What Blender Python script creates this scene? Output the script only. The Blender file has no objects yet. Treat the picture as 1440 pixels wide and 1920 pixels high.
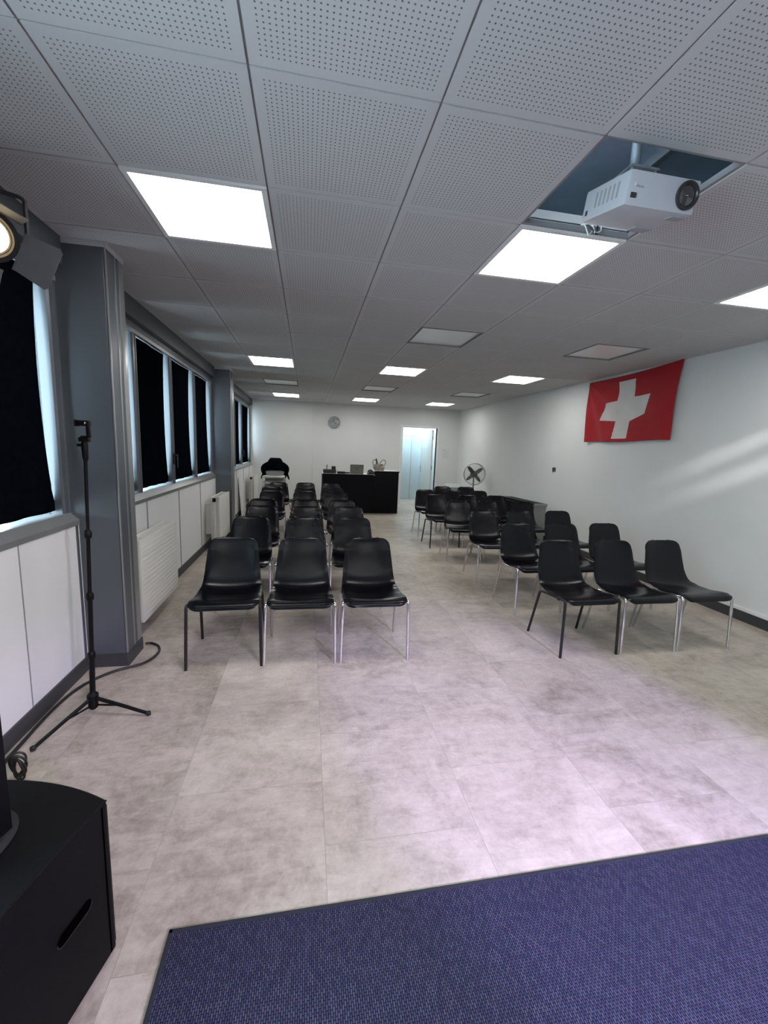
import bpy, bmesh, math, random
from mathutils import Vector, Matrix, Euler
random.seed(7)
S = bpy.context.scene
COL = S.collection
PI = math.pi

# ------------------------------------------------------------------ materials
def mat(name, col, rough=.5, metal=0., spec=.5, var=0., vscale=8., bump=0., bscale=60., rvar=0., coat=0., sheen=0.):
    m = bpy.data.materials.new(name); m.use_nodes = True
    nt = m.node_tree; b = nt.nodes['Principled BSDF']
    b.inputs['Base Color'].default_value = (*col, 1)
    b.inputs['Roughness'].default_value = rough
    b.inputs['Metallic'].default_value = metal
    b.inputs['Specular IOR Level'].default_value = spec
    b.inputs['Coat Weight'].default_value = coat
    b.inputs['Sheen Weight'].default_value = sheen
    tc = nt.nodes.new('ShaderNodeTexCoord')
    if var or rvar:
        n = nt.nodes.new('ShaderNodeTexNoise'); n.inputs['Scale'].default_value = vscale
        n.inputs['Detail'].default_value = 5
        nt.links.new(tc.outputs['Object'], n.inputs['Vector'])
        if var:
            r = nt.nodes.new('ShaderNodeValToRGB')
            r.color_ramp.elements[0].position = .3; r.color_ramp.elements[1].position = .7
            r.color_ramp.elements[0].color = (*[c*(1-var) for c in col], 1)
            r.color_ramp.elements[1].color = (*[min(1, c*(1+var)) for c in col], 1)
            nt.links.new(n.outputs['Fac'], r.inputs['Fac']); nt.links.new(r.outputs['Color'], b.inputs['Base Color'])
        if rvar:
            mr = nt.nodes.new('ShaderNodeMapRange')
            mr.inputs['To Min'].default_value = rough-rvar; mr.inputs['To Max'].default_value = rough+rvar
            nt.links.new(n.outputs['Fac'], mr.inputs['Value']); nt.links.new(mr.outputs['Result'], b.inputs['Roughness'])
    if bump:
        n2 = nt.nodes.new('ShaderNodeTexNoise'); n2.inputs['Scale'].default_value = bscale; n2.inputs['Detail'].default_value = 3
        nt.links.new(tc.outputs['Object'], n2.inputs['Vector'])
        bp = nt.nodes.new('ShaderNodeBump'); bp.inputs['Strength'].default_value = bump; bp.inputs['Distance'].default_value = .003
        nt.links.new(n2.outputs['Fac'], bp.inputs['Height']); nt.links.new(bp.outputs['Normal'], b.inputs['Normal'])
    return m

def emis(name, col, strength):
    m = bpy.data.materials.new(name); m.use_nodes = True
    nt = m.node_tree; nt.nodes.clear()
    e = nt.nodes.new('ShaderNodeEmission'); e.inputs['Color'].default_value = (*col, 1); e.inputs['Strength'].default_value = strength
    o = nt.nodes.new('ShaderNodeOutputMaterial'); nt.links.new(e.outputs[0], o.inputs[0])
    return m

def glass_mat():
    m = bpy.data.materials.new('window_glass'); m.use_nodes = True
    nt = m.node_tree; nt.nodes.clear()
    t = nt.nodes.new('ShaderNodeBsdfTransparent'); t.inputs[0].default_value = (.93, .97, .97, 1)
    g = nt.nodes.new('ShaderNodeBsdfGlossy'); g.inputs['Roughness'].default_value = .03
    mx = nt.nodes.new('ShaderNodeMixShader'); mx.inputs[0].default_value = .07
    o = nt.nodes.new('ShaderNodeOutputMaterial')
    nt.links.new(t.outputs[0], mx.inputs[1]); nt.links.new(g.outputs[0], mx.inputs[2]); nt.links.new(mx.outputs[0], o.inputs[0])
    return m

def floor_mat():
    m = bpy.data.materials.new('concrete_look_vinyl_tiles'); m.use_nodes = True
    nt = m.node_tree; N = nt.nodes; L = nt.links; b = N['Principled BSDF']
    tc = N.new('ShaderNodeTexCoord')
    mp = N.new('ShaderNodeMapping'); mp.vector_type = 'POINT'
    # texture x = world y (length of a column of tiles), texture y = world x
    mp.inputs['Rotation'].default_value = (0, 0, PI/2)
    L.new(tc.outputs['Object'], mp.inputs['Vector'])
    sep = N.new('ShaderNodeSeparateXYZ'); L.new(tc.outputs['Object'], sep.inputs[0])
    ax = N.new('ShaderNodeMath'); ax.operation = 'ADD'; ax.inputs[1].default_value = -.806+.62*20
    ay = N.new('ShaderNodeMath'); ay.operation = 'ADD'; ay.inputs[1].default_value = -.868+.608*20
    L.new(sep.outputs['Y'], ax.inputs[0]); L.new(sep.outputs['X'], ay.inputs[0])
    cb = N.new('ShaderNodeCombineXYZ'); L.new(ax.outputs[0], cb.inputs[0]); L.new(ay.outputs[0], cb.inputs[1])
    br = N.new('ShaderNodeTexBrick')
    br.offset = .5; br.offset_frequency = 2
    br.inputs['Scale'].default_value = 1; br.inputs['Brick Width'].default_value = .62; br.inputs['Row Height'].default_value = .608
    br.inputs['Mortar Size'].default_value = .0012; br.inputs['Mortar Smooth'].default_value = .2; br.inputs['Bias'].default_value = 0
    br.inputs['Color1'].default_value = (0, 0, 0, 1); br.inputs['Color2'].default_value = (1, 1, 1, 1); br.inputs['Mortar'].default_value = (.5, .5, .5, 1)
    L.new(cb.outputs[0], br.inputs['Vector'])
    def noise(scale, det, dist=0., rough=.55, vec=None):
        n = N.new('ShaderNodeTexNoise'); n.inputs['Scale'].default_value = scale; n.inputs['Detail'].default_value = det
        n.inputs['Distortion'].default_value = dist; n.inputs['Roughness'].default_value = rough
        L.new(vec if vec else tc.outputs['Object'], n.inputs['Vector']); return n
    # a different patch of pattern on each tile
    ofs = N.new('ShaderNodeVectorMath'); ofs.operation = 'SCALE'; ofs.inputs['Scale'].default_value = 9
    L.new(br.outputs['Color'], ofs.inputs[0])
    add = N.new('ShaderNodeVectorMath'); add.operation = 'ADD'
    L.new(tc.outputs['Object'], add.inputs[0]); L.new(ofs.outputs[0], add.inputs[1])
    n1 = noise(3.2, 8, .7, .68, add.outputs[0]); n2 = noise(17, 9, .5, .7, add.outputs[0]); n3 = noise(60, 4)
    st = N.new('ShaderNodeMapping'); st.inputs['Scale'].default_value = (3, 14, 1); L.new(add.outputs[0], st.inputs['Vector'])
    n4 = noise(1.6, 6, .8, .6, st.outputs[0])
    def mth(op, a, bb):
        q = N.new('ShaderNodeMath'); q.operation = op
        for i, v in enumerate((a, bb)):
            if isinstance(v, (int, float)): q.inputs[i].default_value = v
            else: L.new(v, q.inputs[i])
        return q.outputs[0]
    f = mth('ADD', mth('MULTIPLY', n1.outputs['Fac'], .5), mth('MULTIPLY', n2.outputs['Fac'], .32))
    f = mth('ADD', f, mth('MULTIPLY', n4.outputs['Fac'], .2))
    f = mth('ADD', f, mth('MULTIPLY', n3.outputs['Fac'], .10))
    f = mth('ADD', f, mth('MULTIPLY', mth('SUBTRACT', br.outputs['Color'], .5), .07))
    r = N.new('ShaderNodeValToRGB')
    e = r.color_ramp.elements
    e[0].position = .42; e[0].color = (.28, .237, .195, 1)
    e[1].position = .70; e[1].color = (.59, .525, .452, 1)
    k = e.new(.56); k.color = (.45, .396, .338, 1)
    L.new(f, r.inputs['Fac'])
    mx = N.new('ShaderNodeMix'); mx.data_type = 'RGBA'
    mx.inputs[7].default_value = (.22, .20, .18, 1)
    L.new(mth('MULTIPLY', br.outputs['Fac'], .55), mx.inputs[0]); L.new(r.outputs['Color'], mx.inputs[6])
    L.new(mx.outputs[2], b.inputs['Base Color'])
    rr = N.new('ShaderNodeMapRange'); rr.inputs['To Min'].default_value = .30; rr.inputs['To Max'].default_value = .48
    L.new(n2.outputs['Fac'], rr.inputs['Value']); L.new(rr.outputs['Result'], b.inputs['Roughness'])
    b.inputs['Specular IOR Level'].default_value = .45
    bp = N.new('ShaderNodeBump'); bp.inputs['Strength'].default_value = .12; bp.inputs['Distance'].default_value = .002
    L.new(n3.outputs['Fac'], bp.inputs['Height']); L.new(bp.outputs['Normal'], b.inputs['Normal'])
    return m

def tile_mat():
    # perforated plaster tile: small dark holes on a square pitch, plain margin
    m = bpy.data.materials.new('perforated_plaster_tile'); m.use_nodes = True
    nt = m.node_tree; N = nt.nodes; L = nt.links; b = N['Principled BSDF']
    uv = N.new('ShaderNodeUVMap'); uv.uv_map = 'tile'
    sep = N.new('ShaderNodeSeparateXYZ'); L.new(uv.outputs[0], sep.inputs[0])
    def mth(op, a, bb=None):
        q = N.new('ShaderNodeMath'); q.operation = op
        for i, v in enumerate((a, bb)):
            if v is None: continue
            if isinstance(v, (int, float)): q.inputs[i].default_value = v
            else: L.new(v, q.inputs[i])
        return q.outputs[0]
    K = 36.
    def cell(o): return mth('SUBTRACT', mth('FRACT', mth('MULTIPLY', o, K)), .5)
    cx, cy = cell(sep.outputs[0]), cell(sep.outputs[1])
    d = mth('SQRT', mth('ADD', mth('MULTIPLY', cx, cx), mth('MULTIPLY', cy, cy)))
    hole = mth('LESS_THAN', d, .17)
    def margin(o): return mth('LESS_THAN', mth('ABSOLUTE', mth('SUBTRACT', o, .5)), .5-2./K)
    hole = mth('MULTIPLY', hole, mth('MULTIPLY', margin(sep.outputs[0]), margin(sep.outputs[1])))
    tc = N.new('ShaderNodeTexCoord')
    n = N.new('ShaderNodeTexNoise'); n.inputs['Scale'].default_value = 1.2; L.new(tc.outputs['Object'], n.inputs['Vector'])
    r = N.new('ShaderNodeValToRGB'); r.color_ramp.elements[0].color = (.52, .52, .53, 1); r.color_ramp.elements[1].color = (.57, .57, .58, 1)
    L.new(n.outputs['Fac'], r.inputs['Fac'])
    mx = N.new('ShaderNodeMix'); mx.data_type = 'RGBA'; mx.inputs[7].default_value = (.15, .15, .16, 1)
    L.new(hole, mx.inputs[0]); L.new(r.outputs['Color'], mx.inputs[6]); L.new(mx.outputs[2], b.inputs['Base Color'])
    b.inputs['Roughness'].default_value = .85; b.inputs['Specular IOR Level'].default_value = .2
    return m

def rug_mat():
    m = bpy.data.materials.new('navy_basket_weave'); m.use_nodes = True
    nt = m.node_tree; N = nt.nodes; L = nt.links; b = N['Principled BSDF']
    tc = N.new('ShaderNodeTexCoord')
    mp = N.new('ShaderNodeMapping'); mp.inputs['Rotation'].default_value = (0, 0, PI/2); mp.inputs['Location'].default_value = (20, 20, 0)
    L.new(tc.outputs['Object'], mp.inputs['Vector'])
    nz = N.new('ShaderNodeTexNoise'); nz.inputs['Scale'].default_value = 90; L.new(tc.outputs['Object'], nz.inputs['Vector'])
    br = N.new('ShaderNodeTexBrick'); br.offset = .5; br.offset_frequency = 2
    br.inputs['Scale'].default_value = 1; br.inputs['Brick Width'].default_value = .0145; br.inputs['Row Height'].default_value = .0062
    br.inputs['Mortar Size'].default_value = .0014; br.inputs['Mortar Smooth'].default_value = .8; br.inputs['Bias'].default_value = -.1
    br.inputs['Color1'].default_value = (.052, .056, .105, 1); br.inputs['Color2'].default_value = (.10, .105, .165, 1); br.inputs['Mortar'].default_value = (.018, .018, .05, 1)
    L.new(mp.outputs[0], br.inputs['Vector'])
    mx = N.new('ShaderNodeMix'); mx.data_type = 'RGBA'; mx.blend_type = 'MULTIPLY'; mx.inputs[0].default_value = .45
    L.new(br.outputs['Color'], mx.inputs[6]); L.new(nz.outputs['Color'], mx.inputs[7])
    L.new(mx.outputs[2], b.inputs['Base Color'])
    b.inputs['Roughness'].default_value = .95; b.inputs['Specular IOR Level'].default_value = .1
    inv = N.new('ShaderNodeMath'); inv.operation = 'SUBTRACT'; inv.inputs[0].default_value = 1; L.new(br.outputs['Fac'], inv.inputs[1])
    bp = N.new('ShaderNodeBump'); bp.inputs['Strength'].default_value = .9; bp.inputs['Distance'].default_value = .005
    L.new(inv.outputs[0], bp.inputs['Height']); L.new(bp.outputs['Normal'], b.inputs['Normal'])
    return m

def wall_mat(name, col):
    return mat(name, col, .75, 0, .25, var=.025, vscale=1.7, bump=.15, bscale=220)

def flag_cloth(name, col):
    m = mat(name, col, .7, 0, .2, var=.06, vscale=5, bump=.2, bscale=400, sheen=.15)
    return m

M = dict(
    floor=floor_mat(), tile=tile_mat(), rug=rug_mat(), glass=glass_mat(),
    rugedge=mat('rug_binding', (.018, .02, .034), .9, bump=.4, bscale=300),
    wall=wall_mat('white_wall_paint', (.70, .71, .705)),
    panel=mat('white_wall_panel', (.78, .78, .79), .45, 0, .4, var=.02, vscale=2),
    plinth=mat('dark_vinyl_skirting', (.045, .047, .05), .5, var=.15, vscale=3),
    slab=mat('plenum_concrete', (.50, .64, .78), .9, var=.15, vscale=3, bump=.3, bscale=30),
    galv=mat('galvanised_steel', (.42, .46, .5), .45, .7, var=.12, vscale=14),
    grid=mat('ceiling_grid_white', (.55, .55, .56), .5),
    gap=mat('ceiling_gap_dark', (.26, .26, .27), .8),
    lamp_frame=mat('luminaire_frame_white', (.8, .8, .8), .35),
    lamp_on=emis('luminaire_diffuser_lit', (1, .985, .95), 10.5),
    lamp_off=mat('luminaire_diffuser_unlit', (.80, .83, .83), .3, var=.02, vscale=4),
    alu=mat('grey_painted_aluminium', (.11, .122, .14), .36, .3, .5, var=.05, vscale=3, rvar=.04),
    alu_l=mat('satin_aluminium', (.36, .37, .375), .32, .6, .5, var=.05, vscale=6, rvar=.05),
    seam=mat('grey_joint_strip', (.19, .20, .21), .5),
    cloth_k=mat('black_blackout_cloth', (.0025, .0035, .006), .95, 0, .0, var=.3, vscale=20),
    rad=mat('radiator_white_enamel', (.72, .72, .68), .35, 0, .5, var=.02, vscale=5),
    shell=mat('black_moulded_plastic', (.003, .0032, .006), .25, 0, .28, var=.15, vscale=30, bump=.05, bscale=500, rvar=.04),
    shell_g=mat('light_grey_moulded_plastic', (.56, .57, .55), .4, 0, .5, var=.04, vscale=12),
    chrome=mat('chrome_tube', (.72, .72, .74), .14, 1, .5, rvar=.04, vscale=40),
    blacktube=mat('black_enamelled_tube', (.008, .008, .01), .35, 0, .5, rvar=.05, vscale=30),
    black=mat('matt_black_metal', (.004, .004, .005), .45, 0, .2, var=.15, vscale=20),
    spk=mat('black_speaker_paint', (.003, .0032, .004), .6, 0, .14, var=.12, vscale=30, bump=.35, bscale=500),
    spk2=mat('dark_speaker_grille', (.004, .004, .005), .5, 0, .25, var=.1, vscale=60, bump=.5, bscale=900),
    ring=mat('dark_grey_rubber', (.016, .016, .018), .6, 0, .25),
    recess=mat('black_slot_shade_and_seam', (.0012, .0012, .0012), .9, 0, 0),
    rubber=mat('black_cable_rubber', (.012, .012, .013), .55, bump=.1, bscale=200),
    proj=mat('white_projector_plastic', (.52, .54, .59), .4, 0, .45, var=.015, vscale=10),
    projg=mat('grey_projector_foot', (.34, .34, .36), .6),
    lens=mat('lens_glass_dark', (.03, .03, .04), .06, 0, .8, coat=.6),
    lensring=mat('lens_ring_black', (.02, .02, .024), .4),
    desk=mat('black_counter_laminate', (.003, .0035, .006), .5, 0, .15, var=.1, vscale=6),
    top_w=mat('pale_counter_top', (.74, .75, .74), .3),
    dark=mat('dark_grey_plastic', (.025, .026, .028), .45, var=.1, vscale=30),
    laptop=mat('silver_laptop_lid', (.22, .225, .215), .35, .5, var=.03, vscale=10),
    bag=mat('thin_plastic_bag', (.30, .265, .22), .45, 0, .5, var=.2, vscale=25, bump=.6, bscale=40),
    paper=mat('white_paper', (.82, .82, .80), .8),
    paper_f=mat('notice_paper', (.66, .67, .66), .8, var=.05, vscale=30),
    ink=mat('grey_print', (.42, .43, .44), .8),
    fansteel=mat('fan_steel_wire', (.30, .31, .31), .35, .8, var=.1, vscale=30),
    fandark=mat('fan_blade_grey', (.10, .105, .105), .4, .5, var=.1, vscale=20),
    gbox=mat('grey_storage_box', (.42, .45, .44), .5, var=.04, vscale=10),
    cab=mat('grey_cabinet_side', (.24, .26, .25), .5, var=.06, vscale=8),
    doorw=mat('white_door_paint', (.74, .77, .77), .4, var=.015, vscale=3),
    lift=mat('pale_metal_door', (.62, .72, .77), .35, .35, var=.04, vscale=3, rvar=.05),
    steel=mat('brushed_steel', (.5, .5, .5), .3, .9, rvar=.05, vscale=40),
    clockf=mat('clock_dial_grey', (.36, .37, .39), .45, var=.35, vscale=16),
    red=flag_cloth('red_flag_cloth', (.36, .010, .018)), white=flag_cloth('white_flag_cloth', (.62, .60, .59)),
    flap=mat('grey_barn_door', (.16, .15, .155), .5, .3, var=.05, vscale=20),
    parbody=mat('stage_lamp_body', (.035, .033, .035), .4, .5, var=.1, vscale=20),
    parlens=emis('stage_lamp_lens_warm', (1, .78, .42), 1.7),
    parrefl=mat('stage_lamp_reflector', (.75, .62, .45), .2, .9, rvar=.05, vscale=30),
    stagewall=wall_mat('grey_stage_wall', (.30, .30, .32)), socket=mat('dark_wall_socket', (.08, .08, .085), .5),
)

# ------------------------------------------------------------------ mesh builder
class MB:
    def __init__(s): s.v = []; s.f = []; s.m = []; s.mats = []
    def mi(s, m):
        if m not in s.mats: s.mats.append(m)
        return s.mats.index(m)
    def add(s, vs, fs, m):
        o = len(s.v); i = s.mi(m); s.v += [tuple(v) for v in vs]
        for f in fs: s.f.append(tuple(o+k for k in f)); s.m.append(i)
        return s
    def box(s, x0, x1, y0, y1, z0, z1, m, bev=0., mx=None):
        bm = bmesh.new(); bmesh.ops.create_cube(bm, size=1)
        for v in bm.verts:
            v.co = Vector(((x0+x1)/2+v.co.x*(x1-x0), (y0+y1)/2+v.co.y*(y1-y0), (z0+z1)/2+v.co.z*(z1-z0)))
        if bev: bmesh.ops.bevel(bm, geom=list(bm.edges), offset=bev, segments=2, profile=.6, affect='EDGES')
        return s.bm(bm, m, mx)
    def bm(s, bm, m, mx=None):
        bm.verts.index_update()
        vs = [(mx @ v.co) if mx else v.co.copy() for v in bm.verts]
        fs = [[v.index for v in f.verts] for f in bm.faces]
        bm.free(); return s.add(vs, fs, m)
    def tube(s, pts, r, m, n=10, caps=True, closed=False):
        P = [Vector(p) for p in pts]; k = len(P)
        rs = r if isinstance(r, (list, tuple)) else [r]*k
        T = []
        for i in range(k):
            a = P[(i-1) % k] if (closed or i > 0) else P[i]; b = P[(i+1) % k] if (closed or i < k-1) else P[i]
            t = (b-a); T.append(t.normalized() if t.length > 1e-9 else Vector((0, 0, 1)))
        up = Vector((0, 0, 1)) if abs(T[0].z) < .9 else Vector((1, 0, 0))
        nrm = (up - T[0]*up.dot(T[0])).normalized(); vs = []
        for i in range(k):
            if i: 
                nrm = nrm - T[i]*nrm.dot(T[i])
                nrm = nrm.normalized() if nrm.length > 1e-6 else T[i].orthogonal().normalized()
            bi = T[i].cross(nrm)
            for j in range(n):
                a = 2*PI*j/n; vs.append(P[i]+(nrm*math.cos(a)+bi*math.sin(a))*rs[i])
        fs = []
        for i in range(k if closed else k-1):
            for j in range(n):
                a = i*n+j; b = i*n+(j+1) % n; c = ((i+1) % k)*n+(j+1) % n; d = ((i+1) % k)*n+j
                fs.append((a, b, c, d))
        if caps and not closed:
            fs.append(tuple(range(n))[::-1]); fs.append(tuple((k-1)*n+j for j in range(n)))
        return s.add(vs, fs, m)
    def cyl(s, p, q, r, m, n=24, r2=None): return s.tube([p, q], [r, r if r2 is None else r2], m, n)
    def lathe(s, prof, m, n=32, mx=None):      # profile of (r,z) turned round z
        vs = []; fs = []
        for (r, z) in prof:
            for j in range(n):
                a = 2*PI*j/n; v = Vector((r*math.cos(a), r*math.sin(a), z)); vs.append(mx @ v if mx else v)
        for i in range(len(prof)-1):
            for j in range(n): fs.append((i*n+j, i*n+(j+1) % n, (i+1)*n+(j+1) % n, (i+1)*n+j))
        fs.append(tuple(range(n))[::-1]); fs.append(tuple((len(prof)-1)*n+j for j in range(n)))
        return s.add(vs, fs, m)
    def torus(s, c, R, r, m, axis='y', n=48, k=8):
        pts = []
        for i in range(n):
            a = 2*PI*i/n; u, w = R*math.cos(a), R*math.sin(a)
            pts.append(Vector(c)+Vector({'y': (u, 0, w), 'x': (0, u, w), 'z': (u, w, 0)}[axis]))
        return s.tube(pts, r, m, k, closed=True)
    def prism(s, pts, z0, z1, m):
        n = len(pts); vs = [(x, y, z0) for x, y in pts]+[(x, y, z1) for x, y in pts]
        fs = [(i, (i+1) % n, n+(i+1) % n, n+i) for i in range(n)]+[tuple(range(n))[::-1], tuple(range(n, 2*n))]
        return s.add(vs, fs, m)
    def grid(s, P, m):                         # P[i][j] rows of points
        a, b = len(P), len(P[0]); vs = [p for row in P for p in row]
        fs = [(i*b+j, i*b+j+1, (i+1)*b+j+1, (i+1)*b+j) for i in range(a-1) for j in range(b-1)]
        return s.add(vs, fs, m)
    def build(s, name, parent=None, smooth=True, ang=40, loc=None):
        me = bpy.data.meshes.new(name); me.from_pydata([tuple(v) for v in s.v], [], s.f)
        for m in s.mats: me.materials.append(m)
        for p, i in zip(me.polygons, s.m): p.material_index = i
        me.validate(); me.update()
        b = bmesh.new(); b.from_mesh(me); bmesh.ops.recalc_face_normals(b, faces=b.faces); b.to_mesh(me); b.free()
        if smooth:
            me.shade_smooth()
            me.set_sharp_from_angle(angle=math.radians(ang))
        o = bpy.data.objects.new(name, me); COL.objects.link(o)
        if parent: o.parent = parent
        if loc: o.location = loc
        return o

def tag(o, label, cat, group=None, kind=None):
    o['label'] = label; o['category'] = cat
    if group: o['group'] = group
    if kind: o['kind'] = kind
    return o
def thing(name, label, cat, loc=(0, 0, 0), rz=0, group=None):
    o = bpy.data.objects.new(name, None); COL.objects.link(o)
    o.empty_display_size = .1; o.location = loc; o.rotation_euler = (0, 0, rz)
    return tag(o, label, cat, group)
def struct(o, label=None):
    o['kind'] = 'structure'
    if label: o['label'] = label
    return o
def copy_tree(o, parent=None):
    c = o.copy(); COL.objects.link(c)
    if parent: c.parent = parent
    for ch in list(o.children): copy_tree(ch, c)
    return c
def crom(P, n):                                # catmull-rom through P
    P = [Vector(p) for p in P]; Q = [P[0]*2-P[1]]+P+[P[-1]*2-P[-2]]; out = []
    for i in range(1, len(Q)-2):
        for k in range(n):
            t = k/n; a, b, c, d = Q[i-1:i+3]
            out.append(.5*((2*b)+(c-a)*t+(2*a-5*b+4*c-d)*t*t+(3*b-a-3*c+d)*t**3))
    out.append(P[-1]); return out
def bend(pts, r, n=5):                         # rounded polyline
    P = [Vector(p) for p in pts]; out = [P[0]]
    for i in range(1, len(P)-1):
        a, b, c = P[i-1:i+2]; u = (a-b).normalized(); w = (c-b).normalized()
        p0 = b+u*r; p1 = b+w*r
        for k in range(n+1):
            t = k/n; out.append(p0*(1-t)**2+b*2*t*(1-t)+p1*t*t)
    out.append(P[-1]); return out

# ------------------------------------------------------------------ the room
H = 2.605; XL = -.61; XR = 4.89; YB = 10.26; YF = -3.2; XC = -.97
def RY(r): return .6*r if r <= 6 else .6*(6+(r-6)*1.06)

struct(MB().box(-1.4, 5.2, YF-.3, 12.2, -.2, 0, M['floor']).build('floor'))
# right wall
struct(MB().box(XR, XR+.2, YF-.3, YB+.12, 0, 3.2, M['wall']).build('wall_right'))
# front wall (behind the photographer)
struct(MB().box(-1.4, XR, YF-.2, YF, 0, 3.2, M['stagewall']).build('wall_front'))
# back wall with the doorway
DX0, DX1, DZ = 3.31, 4.27, 2.10
w = MB()
w.box(-1.0, DX0, YB, YB+.12, 0, 3.2, M['wall']); w.box(DX1, XR, YB, YB+.12, 0, 3.2, M['wall']); w.box(DX0, DX1, YB, YB+.12, DZ, 3.2, M['wall'])
struct(w.build('wall_back', smooth=False))
# slab above the ceiling
struct(MB().box(-1.4, XR, YF-.3, YB+.12, 3.05, 3.2, M['slab']).build('trim_1'), 'concrete slab above the suspended ceiling')

# suspended ceiling
LIGHTS = {(c, r): 'on' for c in (0, 3, 6) for r in (-4, 2, 8, 14)}  # unseen row behind the camera is added to lift the ambient light
LIGHTS.update({(c, r): 'off' for c in (3, 6) for r in (5, 11)}); LIGHTS[(0, 11)] = 'off'
OPEN = {(3, 1)}
cm = MB(); uvs = []
c0, c1, r0, r1 = -2, 8, -6, 16
def cellx(c): return (max(XL-.02, .6*c), min(XR, .6*(c+1)))
def celly(r): return (max(YF, RY(r)), min(YB, RY(r+1)))
for c in range(c0, c1+1):
    for r in range(r0, r1+1):
        if (c, r) in LIGHTS or (c, r) in OPEN: continue
        x0, x1 = cellx(c); y0, y1 = celly(r)
        if x1-x0 < .02 or y1-y0 < .02: continue
        g = .004; z = H; h = .006
        X0, X1, Y0, Y1 = x0+g, x1-g, y0+g, y1-g
        vs = [(X0, Y0, z), (X1, Y0, z), (X1, Y1, z), (X0, Y1, z), (X0, Y0, z+h), (X1, Y0, z+h), (X1, Y1, z+h), (X0, Y1, z+h)]
        cm.add(vs, [(0, 3, 2, 1)], M['tile'])
        cm.add(vs, [(0, 1, 5, 4), (1, 2, 6, 5), (2, 3, 7, 6), (3, 0, 4, 7)], M['grid'])
ceil = cm.build('ceiling', smooth=False)
me = ceil.data; ul = me.uv_layers.new(name='tile')
for p in me.polygons:
    for li in p.loop_indices:
        co = me.vertices[me.loops[li].vertex_index].co
        c = math.floor(p.center.x/.6); r = [k for k in range(r0, r1+1) if RY(k) <= p.center.y <= RY(k+1)][0]
        ul.data[li].uv = ((co.x-.6*c)/.6, (co.y-RY(r))/(RY(r+1)-RY(r)))
struct(ceil)
# the bearing grid between the tiles (continuous below the plenum)
gm = MB()
for c in range(c0+1, c1+1):
    x = .6*c
    if x < XL or x > XR: continue
    gm.box(x-.012, x+.012, YF, YB, H+.005, H+.03, M['gap'])
for r in range(r0+1, r1+1):
    y = RY(r)
    if y < YF or y > YB: continue
    cc = c0
    gm.box(XL-.02, XR, y-.012, y+.012, H+.0052, H+.028, M['gap'])
struct(gm.build('trim_2', smooth=False), 'bearing grid between the ceiling tiles')
# edge angle where the ceiling meets the right and back walls
struct(MB().box(XR-.022, XR, YF, YB, H-.004, H+.012, M['grid']).build('trim_3', smooth=False))
struct(MB().box(XL, XR-.022, YB-.022, YB, H-.004, H+.012, M['grid']).build('trim_4', smooth=False))

# luminaires: each a thing in its own cell
CN = {0: 'window-side', 3: 'middle', 6: 'wall-side'}
RN = {-4: 'overhead', 2: 'nearest', 8: 'middle', 14: 'farthest', 5: 'nearer', 11: 'farther'}
def luminaire(c, r, on):
    x0, x1 = .6*c, .6*(c+1); y0, y1 = RY(r), RY(r+1); cx, cy = (x0+x1)/2, (y0+y1)/2
    a, b = (x1-x0)/2-.004, (y1-y0)/2-.004; q = .024 if on else .008; fm = M['lamp_frame'] if on else M['gap']
    if on and r < 0: lab = f"lit square ceiling light panel above the rug's front part, {CN[c]} line of lights"
    elif on: lab = f"lit square ceiling light panel, {RN[r]} one in the {CN[c]} line of lights"
    else:
        lab = f"unlit pale square ceiling panel, {RN[r]} one in the {CN[c]} line of lights"
        if c == 0: lab = 'unlit pale square ceiling panel in the window-side line of lights'
    t = thing('ceiling_light', lab, 'ceiling light', (cx, cy, H-.006), 0, 'lit ceiling light panels' if on else 'unlit ceiling panels')
    f = MB()
    for (X0, X1, Y0, Y1) in ((-a, a, -b, -b+q), (-a, a, b-q, b), (-a, -a+q, -b+q, b-q), (a-q, a, -b+q, b-q)):
        f.box(X0, X1, Y0, Y1, 0, .05, fm)
    f.build('frame', t, smooth=False)
    MB().box(-a, a, -b, b, .045, .09, M['lamp_frame']).build('housing', t, smooth=False)
    zd = .008 if on else .016
    MB().box(-a+q, a-q, -b+q, b-q, zd, .045, M['lamp_on'] if on else M['lamp_off']).build('diffuser', t, smooth=False)
for (c, r), s in LIGHTS.items(): luminaire(c, r, s == 'on')

# ---- left (window) wall: panelled lower part, windows above, header band
wl = MB(); wl.box(XC, XL, YF, YB, 0, .955, M['panel'])
struct(wl.build('wall_left', smooth=False))
bb = MB().box(XL, XL+.012, YF, 1.955, 0, .09, M['plinth']); bb.box(XL, XL+.012, 2.23, 5.93, 0, .09, M['plinth']); bb.box(XL, XL+.012, 6.2, YB-.012, 0, .09, M['plinth'])
struct(bb.build('baseboard_left', smooth=False))
struct(MB().box(XR-.014, XR, YF, YB, 0, .10, M['plinth']).build('baseboard_right', smooth=False))
struct(MB().box(XR-.022, XR, YF, YB, .10, .135, M['lamp_frame'], .003).build('trim_5'), 'white cable duct above the right skirting')
struct(MB().box(XL+.012, DX0-.09, YB-.012, YB, 0, .09, M['plinth']).box(DX1+.06, XR-.022, YB-.012, YB, 0, .09, M['plinth']).build('baseboard_back', smooth=False))
k = 6
for y in (1.40, 1.935, 3.085, 4.02, 4.955, 5.905, 6.9, 7.83, 8.76, 9.69):
    wd = .024 if y in (1.935,) else .016
    if y == 1.40: wd = .004
    struct(MB().box(XL-.004, XL+.004, y-wd/2, y+wd/2, .09, .955, M['alu'] if wd > .02 else M['seam'] if wd > .005 else M['alu_l']).build(f'trim_{k}', smooth=False)); k += 1
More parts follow.
